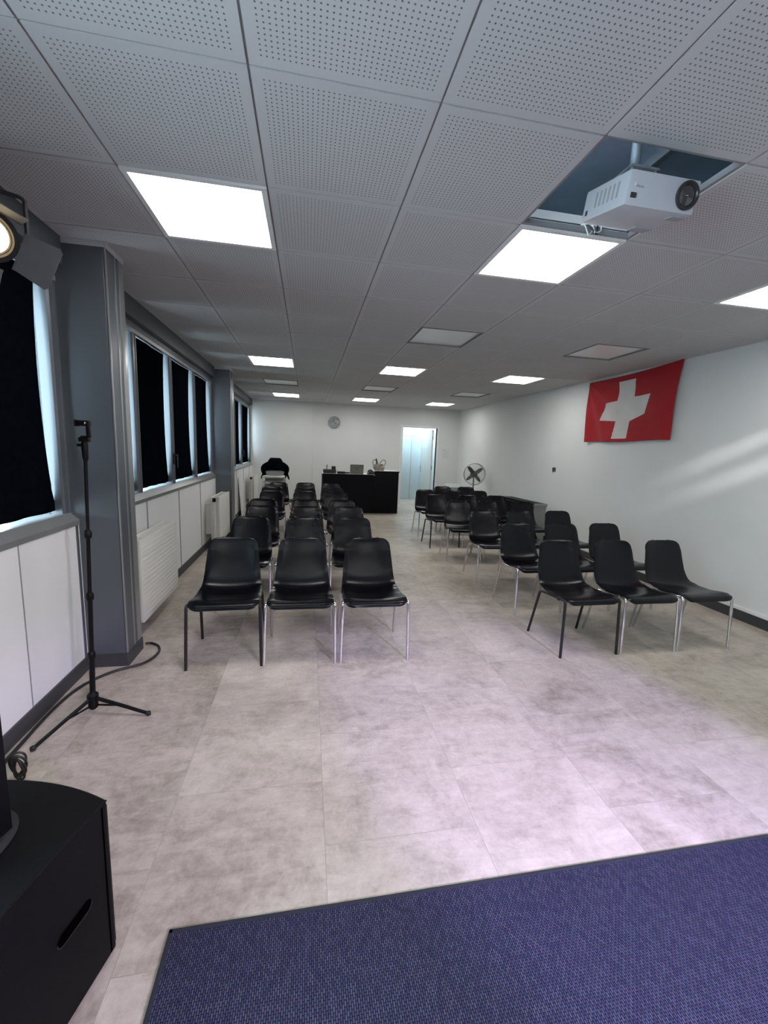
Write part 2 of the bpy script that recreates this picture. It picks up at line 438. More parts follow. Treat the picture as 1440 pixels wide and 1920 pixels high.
# header band and plenum closure; added gap at near window lets sky light in
hb = MB()
for (y0, y1) in ((YF, 1.965), (2.235, 5.93), (6.2, YB)):
    hb.box(-.84, XL+.012, y0, y1, 2.455, 2.64 if y1 < 2 else 3.05, M['alu'])
struct(hb.build(f'trim_{k}', smooth=False), 'grey metal header band above the windows'); k += 1
# closed wall outside the pillars
struct(MB().box(XC, XL, 1.967, 2.233, .955, 3.05, M['wall']).box(XC, XL, 5.932, 6.198, .955, 3.05, M['wall']).build('wall_window_side', smooth=False))

# pillars
def pillar(y0, y1, name, lab):
    t = thing(name, lab, 'pillar', (0, (y0+y1)/2, 0)); t['kind'] = 'structure'
    d = (y1-y0)/2; x1 = -.375
    b = MB()
    xb = -.665
    pts = [(xb, -d-.0015), (x1-.012, -d-.0015), (x1, -d+.012), (x1, d-.012), (x1-.012, d+.0015), (xb, d+.0015)]
    b.prism(pts, 0, H-.03, M['alu'])
    b.build('cladding', t)
    s = MB()
    s.box(x1-.004, x1+.004, -d-.004, -d+.010, .09, H-.03, M['alu_l'], .002)
    s.build('corner_strip', t)
    s = MB(); s.box(x1-.004, x1+.003, -.008, .008, .09, H-.03, M['alu_l'], .002)
    s.box(x1-.004, x1+.0025, .05, d-.002, .09, H-.03, M['alu_l'], .001); s.build('joint_strip', t)
    p = MB(); e = .008
    p.prism([(XL, -d-e), (x1, -d-e), (x1+e, -d), (x1+e, d), (x1, d+e), (XL, d+e)], 0, .088, M['plinth']); p.build('plinth', t)
    c = MB(); c.box(XL, x1+.004, -d-.004, d+.004, H-.03, H, M['grid']); c.build('top_trim', t)
    return t
pillar(1.965, 2.205, 'pillar', 'near grey metal clad pillar beside the microphone stand')
pillar(5.93, 6.20, 'pillar', 'far grey metal clad pillar beyond the second radiator')

# windows: period of sash + splayed mullion; curtain inside each sash
SILL = .985; WB = 1.03; WT = 2.375; XF = -.65; XG = -.728
def window(n, y0, y1, sashes, handles):
    t = bpy.data.objects.new(f'window_{n}', None); COL.objects.link(t); t['kind'] = 'structure'
    f = MB()
    # sill: rail and sloped board
    f.add([(XL+.006, y0, .955), (XL+.006, y0, SILL), (XF, y0, WB), (XC, y0, WB), (XC, y0, .955),
           (XL+.006, y1, .955), (XL+.006, y1, SILL), (XF, y1, WB), (XC, y1, WB), (XC, y1, .955)],
          [(0, 5, 6, 1), (1, 6, 7, 2), (2, 7, 8, 3), (0, 1, 2, 3, 4), (9, 8, 7, 6, 5), (4, 9, 5, 0), (3, 8, 9, 4)], M['alu_l'])
    f.build('sill', t, smooth=False)
    f = MB(); f.box(XC, XF, y0, y1, WT, 2.455, M['alu']); f.box(XF-.01, XF+.012, y0, y1, WT-.012, WT+.02, M['alu_l'], .004); f.build('head_rail', t, smooth=False)
    edges = [y0]+[v for q in sashes for v in q]+[y1]
    for i in range(0, len(edges), 2):
        a, b = edges[i], edges[i+1]
        if b-a < .01: continue
        m = MB(); m.prism([(XC, a), (XF-.012, a), (XF, a+.010), (XF, b-.012), (XF+.006, b-.010), (XF+.006, b), (XC, b)], WB, WT, M['alu'])
        m.build('mullion', t, ang=20)
    for (a, b) in sashes:
        MB().box(XG-.004, XG+.004, a, b, WB, WT, M['glass']).build('pane', t, smooth=False)
    for y in handles:
        h = MB(); h.box(XF-.002, XF+.012, y-.016, y+.016, 1.24, 1.36, M['black'], .005)
        h.tube(bend([(XF+.01, y, 1.34), (XF+.045, y, 1.34), (XF+.045, y, 1.20)], .015), .009, M['black'], 8); h.build('window_handle', t)
    return t
s1 = [(-1.75, -.865), (-.805, .05), (.11, .975), (1.035, 1.90)]
s2 = [(2.29, 3.05), (3.11, 3.99), (4.05, 4.93), (4.99, 5.87)]
s3 = [(6.26, 7.05), (7.11, 7.95), (8.01, 8.83), (8.89, 10.19)]
window(1, YF, 1.965, s1, [])
window(2, 2.235, 5.93, s2, [4.02])
window(3, 6.20, YB, s3, [8.86])

def curtain(a, b, gap, lab, seed, lift=.012, amp=.006):
    rnd = random.Random(seed); P = []
    nz, ny = 40, 36
    for i in range(nz+1):
        s = i/nz; z = WT-.004-(WT-WB-lift-.004)*s
        # the free edge bows: fuller in the middle, swinging out at the foot
        e = b-gap*(.35+.65*math.sin(PI*min(1, s*1.15))**.7) + (.05*gap/.08 if s > .9 else 0)*(s-.9)/.1
        row = []
        for j in range(ny+1):
            q = j/ny; y = a+.004+(e-a-.004)*q
            x = -.700+amp*math.sin(q*23+seed)*(.3+.7*s)+.004*math.sin(q*9+s*3+seed*2)
            row.append((x, y, z))
        P.append(row)
    m = MB(); m.grid(P, M['cloth_k'])
    o = m.build('blackout_curtain', ang=180)
    md = o.modifiers.new('thick', 'SOLIDIFY'); md.thickness = .003; md.offset = 0
    tag(o, lab, 'curtain', 'black curtains in the windows')
    return o
curtain(1.035, 1.90, .055, 'black curtain in the near window, last sash before the near pillar', 1, lift=.02)
curtain(.11, .975, .05, 'black curtain in the near window, outside the left picture edge', 9)
for i, (ab, pos) in enumerate(zip(s2, ('hidden behind the near pillar', 'in the first visible sash of the middle window', 'in the centre visible sash of the middle window', 'in the last sash of the middle window by the far pillar'))):
    if i == 0: continue
    curtain(*ab, .075, 'black curtain '+pos, 20+i, lift=.02)
curtain(*s2[0], .07, 'black curtain in the middle window just behind the near pillar', 20)
curtain(*s3[0], .05, 'black curtain in the far window, sash nearest the far pillar', 31)
curtain(*s3[1], .05, 'black curtain in the far window, second sash from the far pillar', 32)
curtain(*s3[2], .09, 'black curtain in the far window, third sash from the far pillar', 33)
curtain(*s3[3], .09, 'narrow black curtain in the far window, sash nearest the back wall', 34)
for y0, y1 in ((-1.95, -1.2), (-1.0, -.25)):
    pass

# radiators
def radiator(y0, y1, lab, valve=True, xf=-.42, z0=.115, z1=.75):
    L = y1-y0; t = thing('radiator', lab, 'radiator', (xf, (y0+y1)/2, 0), 0, 'white panel radiators under the windows')
    h = L/2
    f = MB(); f.box(-.022, 0, -h, h, z0, z1, M['rad'], .005)
    for i in range(16):
        z = z0+.05+i*(z1-z0-.1)/15
        f.box(-.002, .0022, -h+.01, h-.01, z-.0015, z+.0015, M['rad'])
    f.build('front_panel', t)
    MB().box(-.115, -.095, -h, h, z0, z1, M['rad'], .005).build('rear_panel', t)
    g = MB(); g.box(-.095, -.022, -h+.004, -h+.012, z0+.02, z1-.01, M['rad']); g.box(-.095, -.022, h-.012, h-.004, z0+.02, z1-.01, M['rad'])
    n = int(L/.03)
    for i in range(n):
        y = -h+.02+i*(L-.04)/(n-1); g.box(-.09, -.027, y-.004, y+.004, z1-.02, z1-.006, M['rad'])
    g.box(-.09, -.027, -h+.02, h-.02, z0+.1, z1-.05, M['seam']); g.build('grille', t, smooth=False)
    p = MB(); p.tube(bend([(-.06, -h-.045, z0+.02), (-.06, -h-.045, z1-.06)], .01), .016, M['rad'], 12); p.build('pipe', t)
    if valve:
        v = MB(); v.cyl((-.06, -h-.045, z1-.06), (-.06, -h-.045, z1-.01), .022, M['black'], 16); v.tube([(-.06, -h-.045, z1-.03), (-.06, -h+.005, z1-.03)], .012, M['steel'], 10); v.build('valve', t)
    q = MB(); q.tube([(-.06, -h-.05, z0+.02), (-.06, -h+.01, z0+.02)], .013, M['chrome'], 10); q.cyl((-.06, -h-.045, z0-.01), (-.06, -h-.045, z0+.045), .019, M['chrome'], 14); q.build('lower_fitting', t)
    for y in (-h*.7, h*.7): MB().box(-(xf-XL)+.004, -.115, y-.02, y+.02, z0+.1, z1-.1, M['rad']).build('wall_bracket', t, smooth=False)
radiator(2.39, 3.25, 'white panel radiator next to the near pillar under the middle window', xf=-.42)
radiator(5.10, 5.86, 'white panel radiator just before the far pillar', xf=-.40)
radiator(9.05, 9.95, 'white panel radiator under the far window beside the back wall', xf=-.42)

# back wall details
struct(MB().box(.905, .93, YB-.012, YB, 0, H-.03, M['wall'], .003).build(f'trim_{k}'), 'vertical cover strip on the back wall'); k += 1
# door frame and leaf
fr = MB()
fr.box(DX0-.08, DX0, YB-.015, YB+.12, 0, DZ+.05, M['doorw'], .003); fr.box(DX1, DX1+.05, YB-.015, YB+.12, 0, DZ+.05, M['doorw'], .003)
fr.box(DX0, DX1, YB-.015, YB+.12, DZ, DZ+.05, M['doorw'], .003)
dr = bpy.data.objects.new('door_1', None); COL.objects.link(dr); dr['kind'] = 'structure'
fr.build('door_frame', dr)
lf = MB(); lf.box(-.84, 0, -.02, .02, .01, 2.06, M['doorw'], .003)
leaf = lf.build('door_leaf', dr); leaf.location = (4.20, YB+.16, 0); leaf.rotation_euler = (0, 0, math.radians(-84.5))
hd = MB(); hd.box(-.80, -.76, -.027, -.02, .86, 1.06, M['steel'], .003); hd.tube(bend([(-.78, -.02, 1.0), (-.78, -.065, 1.0), (-.66, -.065, 1.0)], .015), .009, M['steel'], 10)
hd.box(-.80, -.76, .02, .027, .86, 1.06, M['steel'], .003); hd.tube(bend([(-.78, .02, 1.0), (-.78, .065, 1.0), (-.66, .065, 1.0)], .015), .009, M['steel'], 10)
ho = hd.build('door_handle', leaf)
for z in (1.85, 1.02, .2):
    MB().cyl((.02, 0, z-.045), (.02, 0, z+.045), .013, M['steel'], 12).box(-.03, .045, -.006, .006, z-.04, z+.04, M['steel']).build('hinge', leaf)
# corridor beyond the door
CY = 11.55
struct(MB().box(1.6, 6.2, CY, CY+.15, 0, 2.9, M['wall']).build('wall_corridor', smooth=False))
struct(MB().box(1.45, 1.6, YB+.12, CY+.15, 0, 2.9, M['wall']).build('wall_corridor_left', smooth=False))
struct(MB().box(6.2, 6.35, YB+.12, CY+.15, 0, 2.9, M['wall']).box(XR+.2, 6.2, YB, YB+.12, 0, 2.9, M['wall']).box(4.9, 6.35, YB+.12, CY+.15, -.2, 0, M['floor']).build('wall_corridor_right', smooth=False))
struct(MB().box(1.45, 6.35, YB+.12, CY+.15, 2.5, 2.6, M['wall']).build('ceiling_corridor', smooth=False))
cl = thing('ceiling_light', 'cool corridor ceiling light beyond the open door', 'ceiling light', (4.1, 10.95, 2.49))
MB().box(-1.1, 1.1, -.16, .16, -.03, .01, M['lamp_frame'], .004).build('frame', cl)
MB().box(-1.07, 1.07, -.13, .13, -.036, -.029, emis('corridor_lamp_diffuser', (.70, .92, 1), 16)).build('diffuser', cl, smooth=False)
d2 = bpy.data.objects.new('door_2', None); COL.objects.link(d2); d2['kind'] = 'structure'
MB().box(3.28, 3.33, CY-.03, CY, 0, 1.97, M['doorw']).box(4.30, 4.35, CY-.03, CY, 0, 1.97, M['doorw']).box(3.28, 4.35, CY-.03, CY, 1.92, 1.97, M['doorw']).build('door_frame', d2, smooth=False)
MB().box(3.33, 3.868, CY-.022, CY-.002, .01, 1.92, M['lift'], .003).build('door_leaf', d2)
MB().box(3.878, 4.30, CY-.022, CY-.002, .01, 1.92, M['lift'], .003).build('door_leaf', d2)
MB().box(3.868, 3.878, CY-.012, CY-.002, .01, 1.92, M['seam']).build('door_gap', d2, smooth=False)

# clock
ck = thing('wall_clock', 'round silver wall clock high on the back wall', 'clock', (1.463, YB, 2.127))
mxc = Matrix.Rotation(PI/2, 4, 'X')
MB().lathe([(.150, 0), (.155, .012), (.155, .034), (.148, .042), (.138, .042), (.135, .034), (.0, .034)][:6]+[(.135, .026), (.001, .026)], M['alu_l'], 48, mxc).build('rim', ck)
cf = MB().lathe([(.134, .027), (.001, .029)], M['clockf'], 48, mxc); cf.build('dial', ck)
for i in range(12):
    a = i*PI/6; rr = .115
    MB().box(-.004, .004, -.0325, -.030, -.012, .012, M['dark'], mx=Matrix.Translation((rr*math.sin(a), 0, rr*math.cos(a))) @ Matrix.Rotation(a, 4, 'Y')).build('hour_mark', ck, smooth=False)
for nm, a, ln, wd in (('hour_hand', 2.2, .065, .006), ('minute_hand', 5.6, .10, .004)):
    MB().box(-wd, wd, -.036, -.033, -.015, ln, M['dark'], mx=Matrix.Rotation(a, 4, 'Y')).build(nm, ck, smooth=False)
# notice
nt = thing('notice', 'faint white paper notice on the back wall right of the open door', 'notice', (4.54, YB, 1.43))
nt_sheet = MB().box(-.105, .105, -.002, 0, -.15, .15, M['paper_f']).build('sheet', nt, smooth=False)
nb = MB(); nb.box(-.075, .0, -.003, -.0015, .085, .10, M['ink'])
for i in range(5): nb.box(-.075, .06-.02*(i % 2), -.003, -.0015, .05-.035*i, .054-.035*i, M['ink'])
nb.build('print', nt, smooth=False)
# outlet on right wall
so = thing('wall_socket', 'small dark cable outlet on the bare right wall below the flag', 'socket', (XR, 5.54, 1.26))
MB().box(-.012, 0, -.035, .035, -.035, .035, M['socket'], .004).build('plate', so)
MB().tube(bend([(-.012, .01, .02), (-.05, -.01, .03), (-.045, -.03, -.05)], .02), .006, M['black'], 8).build('wire', so)
# white papers folded

# ------------------------------------------------------------------ flag
def flag():
    poly = [(4.185, 2.49), (3.907, 2.493), (3.904, 2.272), (3.637, 2.278), (3.687, 2.043), (3.924, 1.966), (3.961, 1.751), (4.223, 1.748), (4.202, 1.982), (4.477, 2.005), (4.409, 2.233), (4.188, 2.247)]
    def inside(p):
        x, y = p; c = False; j = len(poly)-1
        for i in range(len(poly)):
            xi, yi = poly[i]; xj, yj = poly[j]
            if (yi > y) != (yj > y) and x < (xj-xi)*(y-yi)/(yj-yi)+xi: c = not c
            j = i
        return c
    TL, TR, BR, BL = (4.81, 2.565), (3.242, 2.602), (3.279, 1.721), (4.786, 1.71)   # (y,z)
    nu, nv = 300, 190; vs = []; fs = []
    for i in range(nv+1):
        v = i/nv
        for j in range(nu+1):
            u = j/nu
            y = (TL[0]*(1-u)+TR[0]*u)*(1-v)+(BL[0]*(1-u)+BR[0]*u)*v
            z = (TL[1]*(1-u)+TR[1]*u)*(1-v)+(BL[1]*(1-u)+BR[1]*u)*v
            z -= .020*math.sin(PI*u)*(1-v) + .028*math.sin(PI*u)**2*v - .02*math.sin(PI*u)*v
            y -= .01*math.sin(PI*v)*(1-2*u)
            # folds fan out from the far upper corner, hanging slack
            rr = math.hypot(u, v*.6); an = math.atan2(v*.6, u+.02)
            x = XR-.036-.018*math.sin(an*13+.6)*min(1, rr*2.2)*math.exp(-((u-.15)/.35)**2)
            x -= .018*math.sin(PI*v)*(.6+.4*math.sin(u*7+v*3))+.010*math.sin(u*5+v*6)*(.2+.8*v)*.5
            x -= .016*math.exp(-((u-.70-.25*v)/.09)**2)*v
            vs.append((min(x, XR-.006), y, z))
    fr, fw = [], []
    for i in range(nv):
        for j in range(nu):
            a = i*(nu+1)+j; q = (a, a+1, a+nu+2, a+nu+1)
            cy = sum(vs[k][1] for k in q)/4; cz = sum(vs[k][2] for k in q)/4
            (fw if inside((cy, cz)) else fr).append(q)
    m = MB(); m.add(vs, [], M['red']); i = m.mi(M['red']); w = m.mi(M['white'])
    for q in fr: m.f.append(q); m.m.append(i)
    for q in fw: m.f.append(q); m.m.append(w)
    fl = m.build('flag', ang=180)
    tag(fl, 'red flag with a white cross hanging high on the right wall', 'flag')
    md = fl.modifiers.new('thick', 'SOLIDIFY'); md.thickness = .0015; md.offset = 0
flag()

# ------------------------------------------------------------------ rug
rg = thing('rug', 'navy basket-weave rug on the floor in the foreground', 'rug', (0, 0, 0))
RX0, RX1, RYY0, RYY1 = .385, 3.6, -2.4, .282
MB().box(RX0+.012, RX1-.012, RYY0+.012, RYY1-.012, 0, .0095, M['rug'], .002).build('weave', rg, smooth=False)
bd = MB()
for (a, b, c, d) in ((RX0, RX1, RYY1-.014, RYY1), (RX0, RX1, RYY0, RYY0+.014), (RX0, RX0+.014, RYY0, RYY1), (RX1-.014, RX1, RYY0, RYY1)):
    bd.box(a, b, c, d, 0, .0105, M['rugedge'], .003)
bd.build('edge_binding', rg)

# ------------------------------------------------------------------ chairs
def shell_mesh(material):
    prof = crom([(-.236, .405), (-.228, .428), (-.205, .441), (-.15, .444), (-.07, .433), (.01, .421), (.08, .413), (.130, .419), (.168, .440), (.196, .478), (.217, .53), (.242, .60), (.268, .685), (.287, .742), (.300, .770), (.309, .780)], 4)
    n = len(prof); L = [0]
    for i in range(1, n): L.append(L[-1]+(Vector(prof[i])-Vector(prof[i-1])).length)
    tot = L[-1]; P = []; nt = 24
    def wid(s):
        # half width along the shell: seat front, seat, waist, back, rounded top
        K = [(0, .212), (.06, .224), (.25, .226), (.42, .220), (.52, .212), (.62, .204), (.75, .194), (.88, .182), (1, .172)]
        for (a, b), (c, d) in zip(K, K[1:]):
            if a <= s <= c:
                t = (s-a)/(c-a); return b+(d-b)*t
        return K[-1][1]
    for i in range(n):
        s = L[i]/tot; w = wid(s)
        rt = .066/tot; rf = .05/tot
        if s > 1-rt: w -= .066*(1-math.sqrt(max(0, 1-((s-1+rt)/rt)**2)))
        if s < rf: w -= .045*(1-math.sqrt(max(0, 1-((rf-s)/rf)**2)))
        t0 = Vector(prof[min(n-1, i+1)])-Vector(prof[max(0, i-1)]); t0.normalize()
        nm = Vector((-t0.y, t0.x))             # up from the seat, forward from the back
        row = []
        for j in range(nt+1):
            q = -1+2*j/nt; e = abs(q)
            seat = max(0, 1-s/.48); back = max(0, (s-.48)/.52); mid = max(0, 1-abs(s-.47)/.2)
            off = .016*e**2.2*seat*(1 if s > .08 else .5)+.030*e**2.4*back*(1 if s < .9 else .8)+.030*e**2.2*mid
            off -= .008*max(0, e-.86)/.14      # rolled edge
            kz = 1 if s < .5 else max(0, 1-(s-.5)/.15)
            row.append((q*w, prof[i][0]+nm.x*off, prof[i][1]+nm.y*off*kz))
        P.append(row)
    m = MB(); m.grid(P, material); return m
def finish_shell(o):
    # give the skin a real thickness
    bm = bmesh.new(); bm.from_mesh(o.data)
    bmesh.ops.recalc_face_normals(bm, faces=bm.faces)
    bmesh.ops.solidify(bm, geom=list(bm.faces), thickness=.006)
    bm.to_mesh(o.data); bm.free(); o.data.shade_smooth(); o.data.set_sharp_from_angle(angle=math.radians(60))
def make_chair(metal, material):
    t = thing('shell_chair', 'chair', 'chair')
    o = shell_mesh(material).build('shell', t, ang=60); finish_shell(o)
    for sx in (-1, 1):
        p = bend([(.240*sx, -.232, 0), (.231*sx, -.212, .436), (.220*sx, -.135, .424)], .028, 6)
        MB().tube(p, .0105, metal, 12).build('leg', t)
        p = bend([(.232*sx, .236, 0), (.218*sx, .135, .396), (.212*sx, .06, .402)], .03, 6)
        MB().tube(p, .0105, metal, 12).build('leg', t)
    f = MB()
    for sx in (-1, 1): f.tube([(.2205*sx, -.137, .4243), (.2119*sx, .062, .4018)], .0103, metal, 12)
    f.tube([(-.2205, -.12, .4225), (.2205, -.12, .4225)], .009, metal, 10)
    f.tube([(-.2125, .055, .4025), (.2125, .055, .4025)], .009, metal, 10)
    for sx in (-1, 1): f.box(.2205*sx-.012, .2205*sx+.012, -.132, -.108, .408, .430, metal, .004)
    f.build('frame', t)
    return t
protoC = make_chair(M['chrome'], M['shell']); protoB = make_chair(M['blacktube'], M['shell']); protoG = make_chair(M['chrome'], M['shell_g'])
used = {}
def chair(kind, x, y, z, rz, lab, group):
    pr = {'c': protoC, 'b': protoB, 'g': protoG}[kind]
    o = pr if kind not in used else copy_tree(pr)
    used[kind] = 1
    o.location = (x, y, z); o.rotation_euler = (0, 0, math.radians(rz)); o['label'] = lab; o['group'] = group
    return o
ROWN = ['front', 'second', 'third', 'fourth', 'fifth', 'sixth', 'last']
leftY = [2.075, 3.06, 3.83, 4.50, 5.53, 6.20, 7.10]
leftX = [[.246, .753, 1.269], [.24, .752, 1.245], [.265, .778, 1.285], [.22, .77, 1.26], [.235, .745, 1.245], [.20, .75, 1.24], [.24, .745, 1.24]]
CNL = ['window-side', 'middle', 'aisle']
for i, y in enumerate(leftY):
    for j in range(3):
        kind = 'b' if (i, j) == (0, 0) else 'c'
        lg = 'black' if kind == 'b' else 'chrome'
        rz = random.uniform(-2, 2); dy = random.uniform(-.02, .02)
        if i == 0: rz = (1.5, -.5, 0)[j]; dy = (.018, 0, -.005)[j]
        chair(kind, leftX[i][j], y+dy, 0, rz, f'black shell chair with {lg} legs, {CNL[j]} seat of the {ROWN[i]} row, window block', 'black chairs in the window-side block')
rightY = [1.965, 2.79, 3.70, 4.64, 5.40, 6.20, 6.98]
rightX = [[2.895, 3.407, 3.912], [2.945, 3.46, 3.97], [2.965, 3.455, 4.0], [2.94, 3.45, 4.0], [2.90, 3.43, 3.93], [2.93, 3.46, 3.95], [None, 3.50, 4.0]]
CNR = ['aisle', 'middle', 'wall-side']
for i, y in enumerate(rightY):
    for j in range(3):
        if rightX[i][j] is None: continue
        kind = 'b' if (i, j) in ((0, 0), (4, 0)) else 'c'
        lg = 'black' if kind == 'b' else 'chrome'
        rz = random.uniform(-2.5, 2.5); dy = random.uniform(-.02, .02)
        if i == 0: rz = (1.0, -.5, 0)[j]; dy = (.01, 0, 0)[j]
        if (i, j) == (3, 0): rz = -6
        chair(kind, rightX[i][j], y+dy, 0, rz, f'black shell chair with {lg} legs, {CNR[j]} seat of the {ROWN[i]} row, wall block', 'black chairs in the wall-side block')
SX, SY = .055, 8.60
STN = ['lowest', 'second lowest', 'second highest', 'topmost']
for i in range(4):
    chair('g', SX+.004*i, SY+.015*i, .125*i, 1.5*(-1)**i, f'light grey shell chair with chrome legs, {STN[i]} of the stack by the back wall', 'stacked light grey chairs')
# black cloth thrown over the top of the stack
def drape():
    t = thing('draped_jacket', 'black jacket draped over the top of the grey chair stack', 'jacket', (SX+.01, SY+.045, 0))
    zt = .78+.375; m = MB(); P = []
    n, k = 28, 26
    for i in range(n+1):
        s = -1+2*i/n                           # across
        row = []
        for j in range(k+1):
            q = -1+2*j/k                       # front (-) to rear (+) over the chair back
            e = abs(s)
            half = .19+.115*min(1, abs(q)*1.1) # spreads as it hangs
            x = s*half; z = zt+.032-.27*abs(q)**1.25-(.16*max(0, (e-.5)/.5)**1.6)
            z -= .05*max(0, e-.75)/.25*abs(q)
            if q < 0: y = .27-.018-.20*abs(q)**1.0*.55-.012*math.sin(s*9)*abs(q)
            else: y = .33+.03*q+.012*math.sin(s*8+1)*q
            if abs(q) < .25: y = .262+(.33-.262)*(q+.25)/.5 if True else y
            row.append((x, y, z))
        P.append(row)
    m.grid(P, M['cloth_k']); o = m.build('body', t, ang=180)
    md = o.modifiers.new('thick', 'SOLIDIFY'); md.thickness = .01; md.offset = 1
    for sx in (-1, 1):
        pts = crom([(.16*sx, .27, zt-.10), (.25*sx, .22, zt-.16), (.265*sx, .19, zt-.24), (.225*sx, .17, zt-.33), (.21*sx, .165, zt-.40)], 5)
        kk = len(pts); MB().tube(pts, [.055-.022*a/kk for a in range(kk)], M['cloth_k'], 14).build('sleeve', t)
drape()

# ------------------------------------------------------------------ phone / microphone stand
st = thing('phone_stand', 'black tripod phone stand in front of the near pillar', 'stand', (-.355, 1.46, 0))
dx = .045/1.33
def px(z): return dx*(z-.08)
po = MB()
for (z0, z1, r) in ((.06, .34, .0135), (.34, .67, .0115), (.67, 1.01, .0095), (1.01, 1.40, .008)):
    po.cyl((px(z0), 0, z0), (px(z1), 0, z1), r, M['black'], 16)
po.build('pole', st)
for z in (.335, .665, 1.0):
    MB().lathe([(.013, -.022), (.0175, -.016), (.0185, 0), (.0175, .014), (.012, .022)], M['black'], 20, Matrix.Translation((px(z), 0, z))).build('clamp_collar', st)
MB().lathe([(.012, .02), (.022, .03), (.024, .055), (.02, .075), (.028, .085), (.028, .105), (.015, .12)], M['black'], 20).build('hub', st)
for (ex, ey) in ((-.135, -.282), (.30, -.066), (-.135, .278)):
    l = MB(); d = Vector((ex, ey, 0)).normalized()
    l.tube([d*.018+Vector((0, 0, .085)), Vector((ex*.5, ey*.5, .052)), Vector((ex, ey, .012))], [.010, .0095, .009], M['black'], 10)
    l.tube([d*.015+Vector((0, 0, .045)), Vector((ex*.42, ey*.42, .05))], .005, M['black'], 8)
    lo = l.build('leg', st)
    MB().lathe([(.005, 0), (.012, .004), (.012, .02), (.006, .026)], M['rubber'], 12, Matrix.Translation((ex, ey, 0))).build('rubber_foot', lo)
T = (px(1.40), 0)
hh = MB(); hh.lathe([(.009, 1.375), (.0135, 1.39), (.0145, 1.43), (.0155, 1.46), (.012, 1.475)], M['black'], 18, Matrix.Translation((T[0], 0, 0)))
hh.box(T[0]-.022, T[0]+.024, -.014, .014, 1.470, 1.492, M['black'], .004); hh.box(T[0]-.012, T[0]+.02, -.012, .012, 1.492, 1.500, M['black'], .003)
hh.box(T[0]-.032, T[0]-.012, -.009, .009, 1.446, 1.462, M['black'], .003); hh.build('tilt_head', st)
ho = MB(); ho.box(T[0]+.014, T[0]+.03, -.012, .010, 1.492, 1.553, M['black'], .004); ho.box(T[0]-.028, T[0]+.03, -.014, .016, 1.548, 1.575, M['black'], .004)
ho.box(T[0]-.034, T[0]-.026, -.016, .018, 1.545, 1.577, M['black'], .002); po2 = ho.build('phone_clamp', st)
MB().lathe([(.006, 0), (.006, .012), (.003, .014)], M['chrome'], 12, Matrix.Translation((T[0]+.017, -.014, 1.562)) @ Matrix.Rotation(PI/2, 4, 'X')).build('screw', po2)

# cable along the wall
pts = crom([(-.372, 2.262, .009), (-.33, 2.262, .009), (-.262, 2.20, .009), (-.236, 2.09, .009), (-.285, 1.965, .009), (-.43, 1.875, .009), (-.535, 1.73, .009), (-.572, 1.52, .009), (-.566, 1.23, .009), (-.545, .95, .009), (-.44, .72, .009), (-.30, .52, .009), (-.22, .36, .009)], 8)
tag(MB().tube(pts, .008, M['rubber'], 8).build('power_cable'), 'black cable snaking along the floor past the near pillar', 'cable')
# little hank of cable behind the speaker
hk = MB()
for i in range(4):
    c = Vector((-.455+.008*i, 1.02-.012*i, .060)); loop = []
    for q in range(24):
        a = 2*PI*q/24; loop.append(c+Vector((.024*math.cos(a)+.006*math.sin(2*a+i), .012*math.cos(a+i), .052*math.sin(a))))
    hk.tube(loop, .0045, M['rubber'], 6, closed=True)
hk.tube(crom([(-.43, 1.0, .02), (-.42, .93, .006), (-.40, .84, .006), (-.36, .76, .006)], 5), .0045, M['rubber'], 6)
tag(hk.build('cable_hank'), 'small looped hank of black cable beside the loudspeaker column', 'cable')

# ------------------------------------------------------------------ loudspeaker: sub cabinet with a column on top
nrm = Vector((.265, .964)).normalized(); lat = Vector((nrm.y, -nrm.x)); A = Vector((.248, .258))
rzs = math.atan2(lat.y, lat.x)
org = A-lat*.23+nrm*.03
sb = thing('subwoofer', 'black subwoofer cabinet with a curved front at lower left', 'speaker', (org.x, org.y, 0), rzs)
W, D, HS = .23, .48, .502
def curve(w, b, n=14): return [(-w+2*w*i/n, b*(1-(-1+2*i/n)**2)) for i in range(n+1)]
body = [(-W, -D), (W, -D), (W, -.03)]+[(x, y-.03) for x, y in curve(W, .036)][::-1][1:]
cbm = MB(); cbm.prism(body, .012, HS, M['spk']); cb = cbm.build('cabinet', sb, ang=30)
md = cb.modifiers.new('bev', 'BEVEL'); md.width = .006; md.segments = 2; md.limit_method = 'ANGLE'; md.angle_limit = math.radians(40)
gr = MB(); g = curve(W-.004, .04)
gr.prism([(x, y-.026) for x, y in g][::-1]+[(-W+.004, -.03), (W-.004, -.03)][::1], .03, HS-.02, M['spk2']); gr.build('front_grille', sb, ang=30)
hs = MB()
def slot(mx, L, hgt, dep):
    pts = []
    for i in range(9): a = PI/2+PI*i/8; pts.append((-L/2+hgt/2+hgt/2*math.cos(a), hgt/2*math.sin(a)))
    for i in range(9): a = -PI/2+PI*i/8; pts.append((L/2-hgt/2+hgt/2*math.cos(a), hgt/2*math.sin(a)))
    return pts
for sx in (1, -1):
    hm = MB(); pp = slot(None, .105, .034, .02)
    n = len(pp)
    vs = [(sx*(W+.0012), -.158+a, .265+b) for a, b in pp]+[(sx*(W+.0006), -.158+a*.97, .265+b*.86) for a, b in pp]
    hm.add([(sx*(W+.0012), -.158+a, .265+b) for a, b in pp], [tuple(range(n))], M['recess'])  # flat black patch paints the shade inside the handle slot
    hm.build('handle_shade_patch', sb, smooth=False)
    lip = MB(); lip.tube([(sx*(W+.001), -.158+a*1.02, .265+b*1.1) for a, b in pp if b < .004], .0018, M['ring'], 6); lip.build('handle_lip', sb)
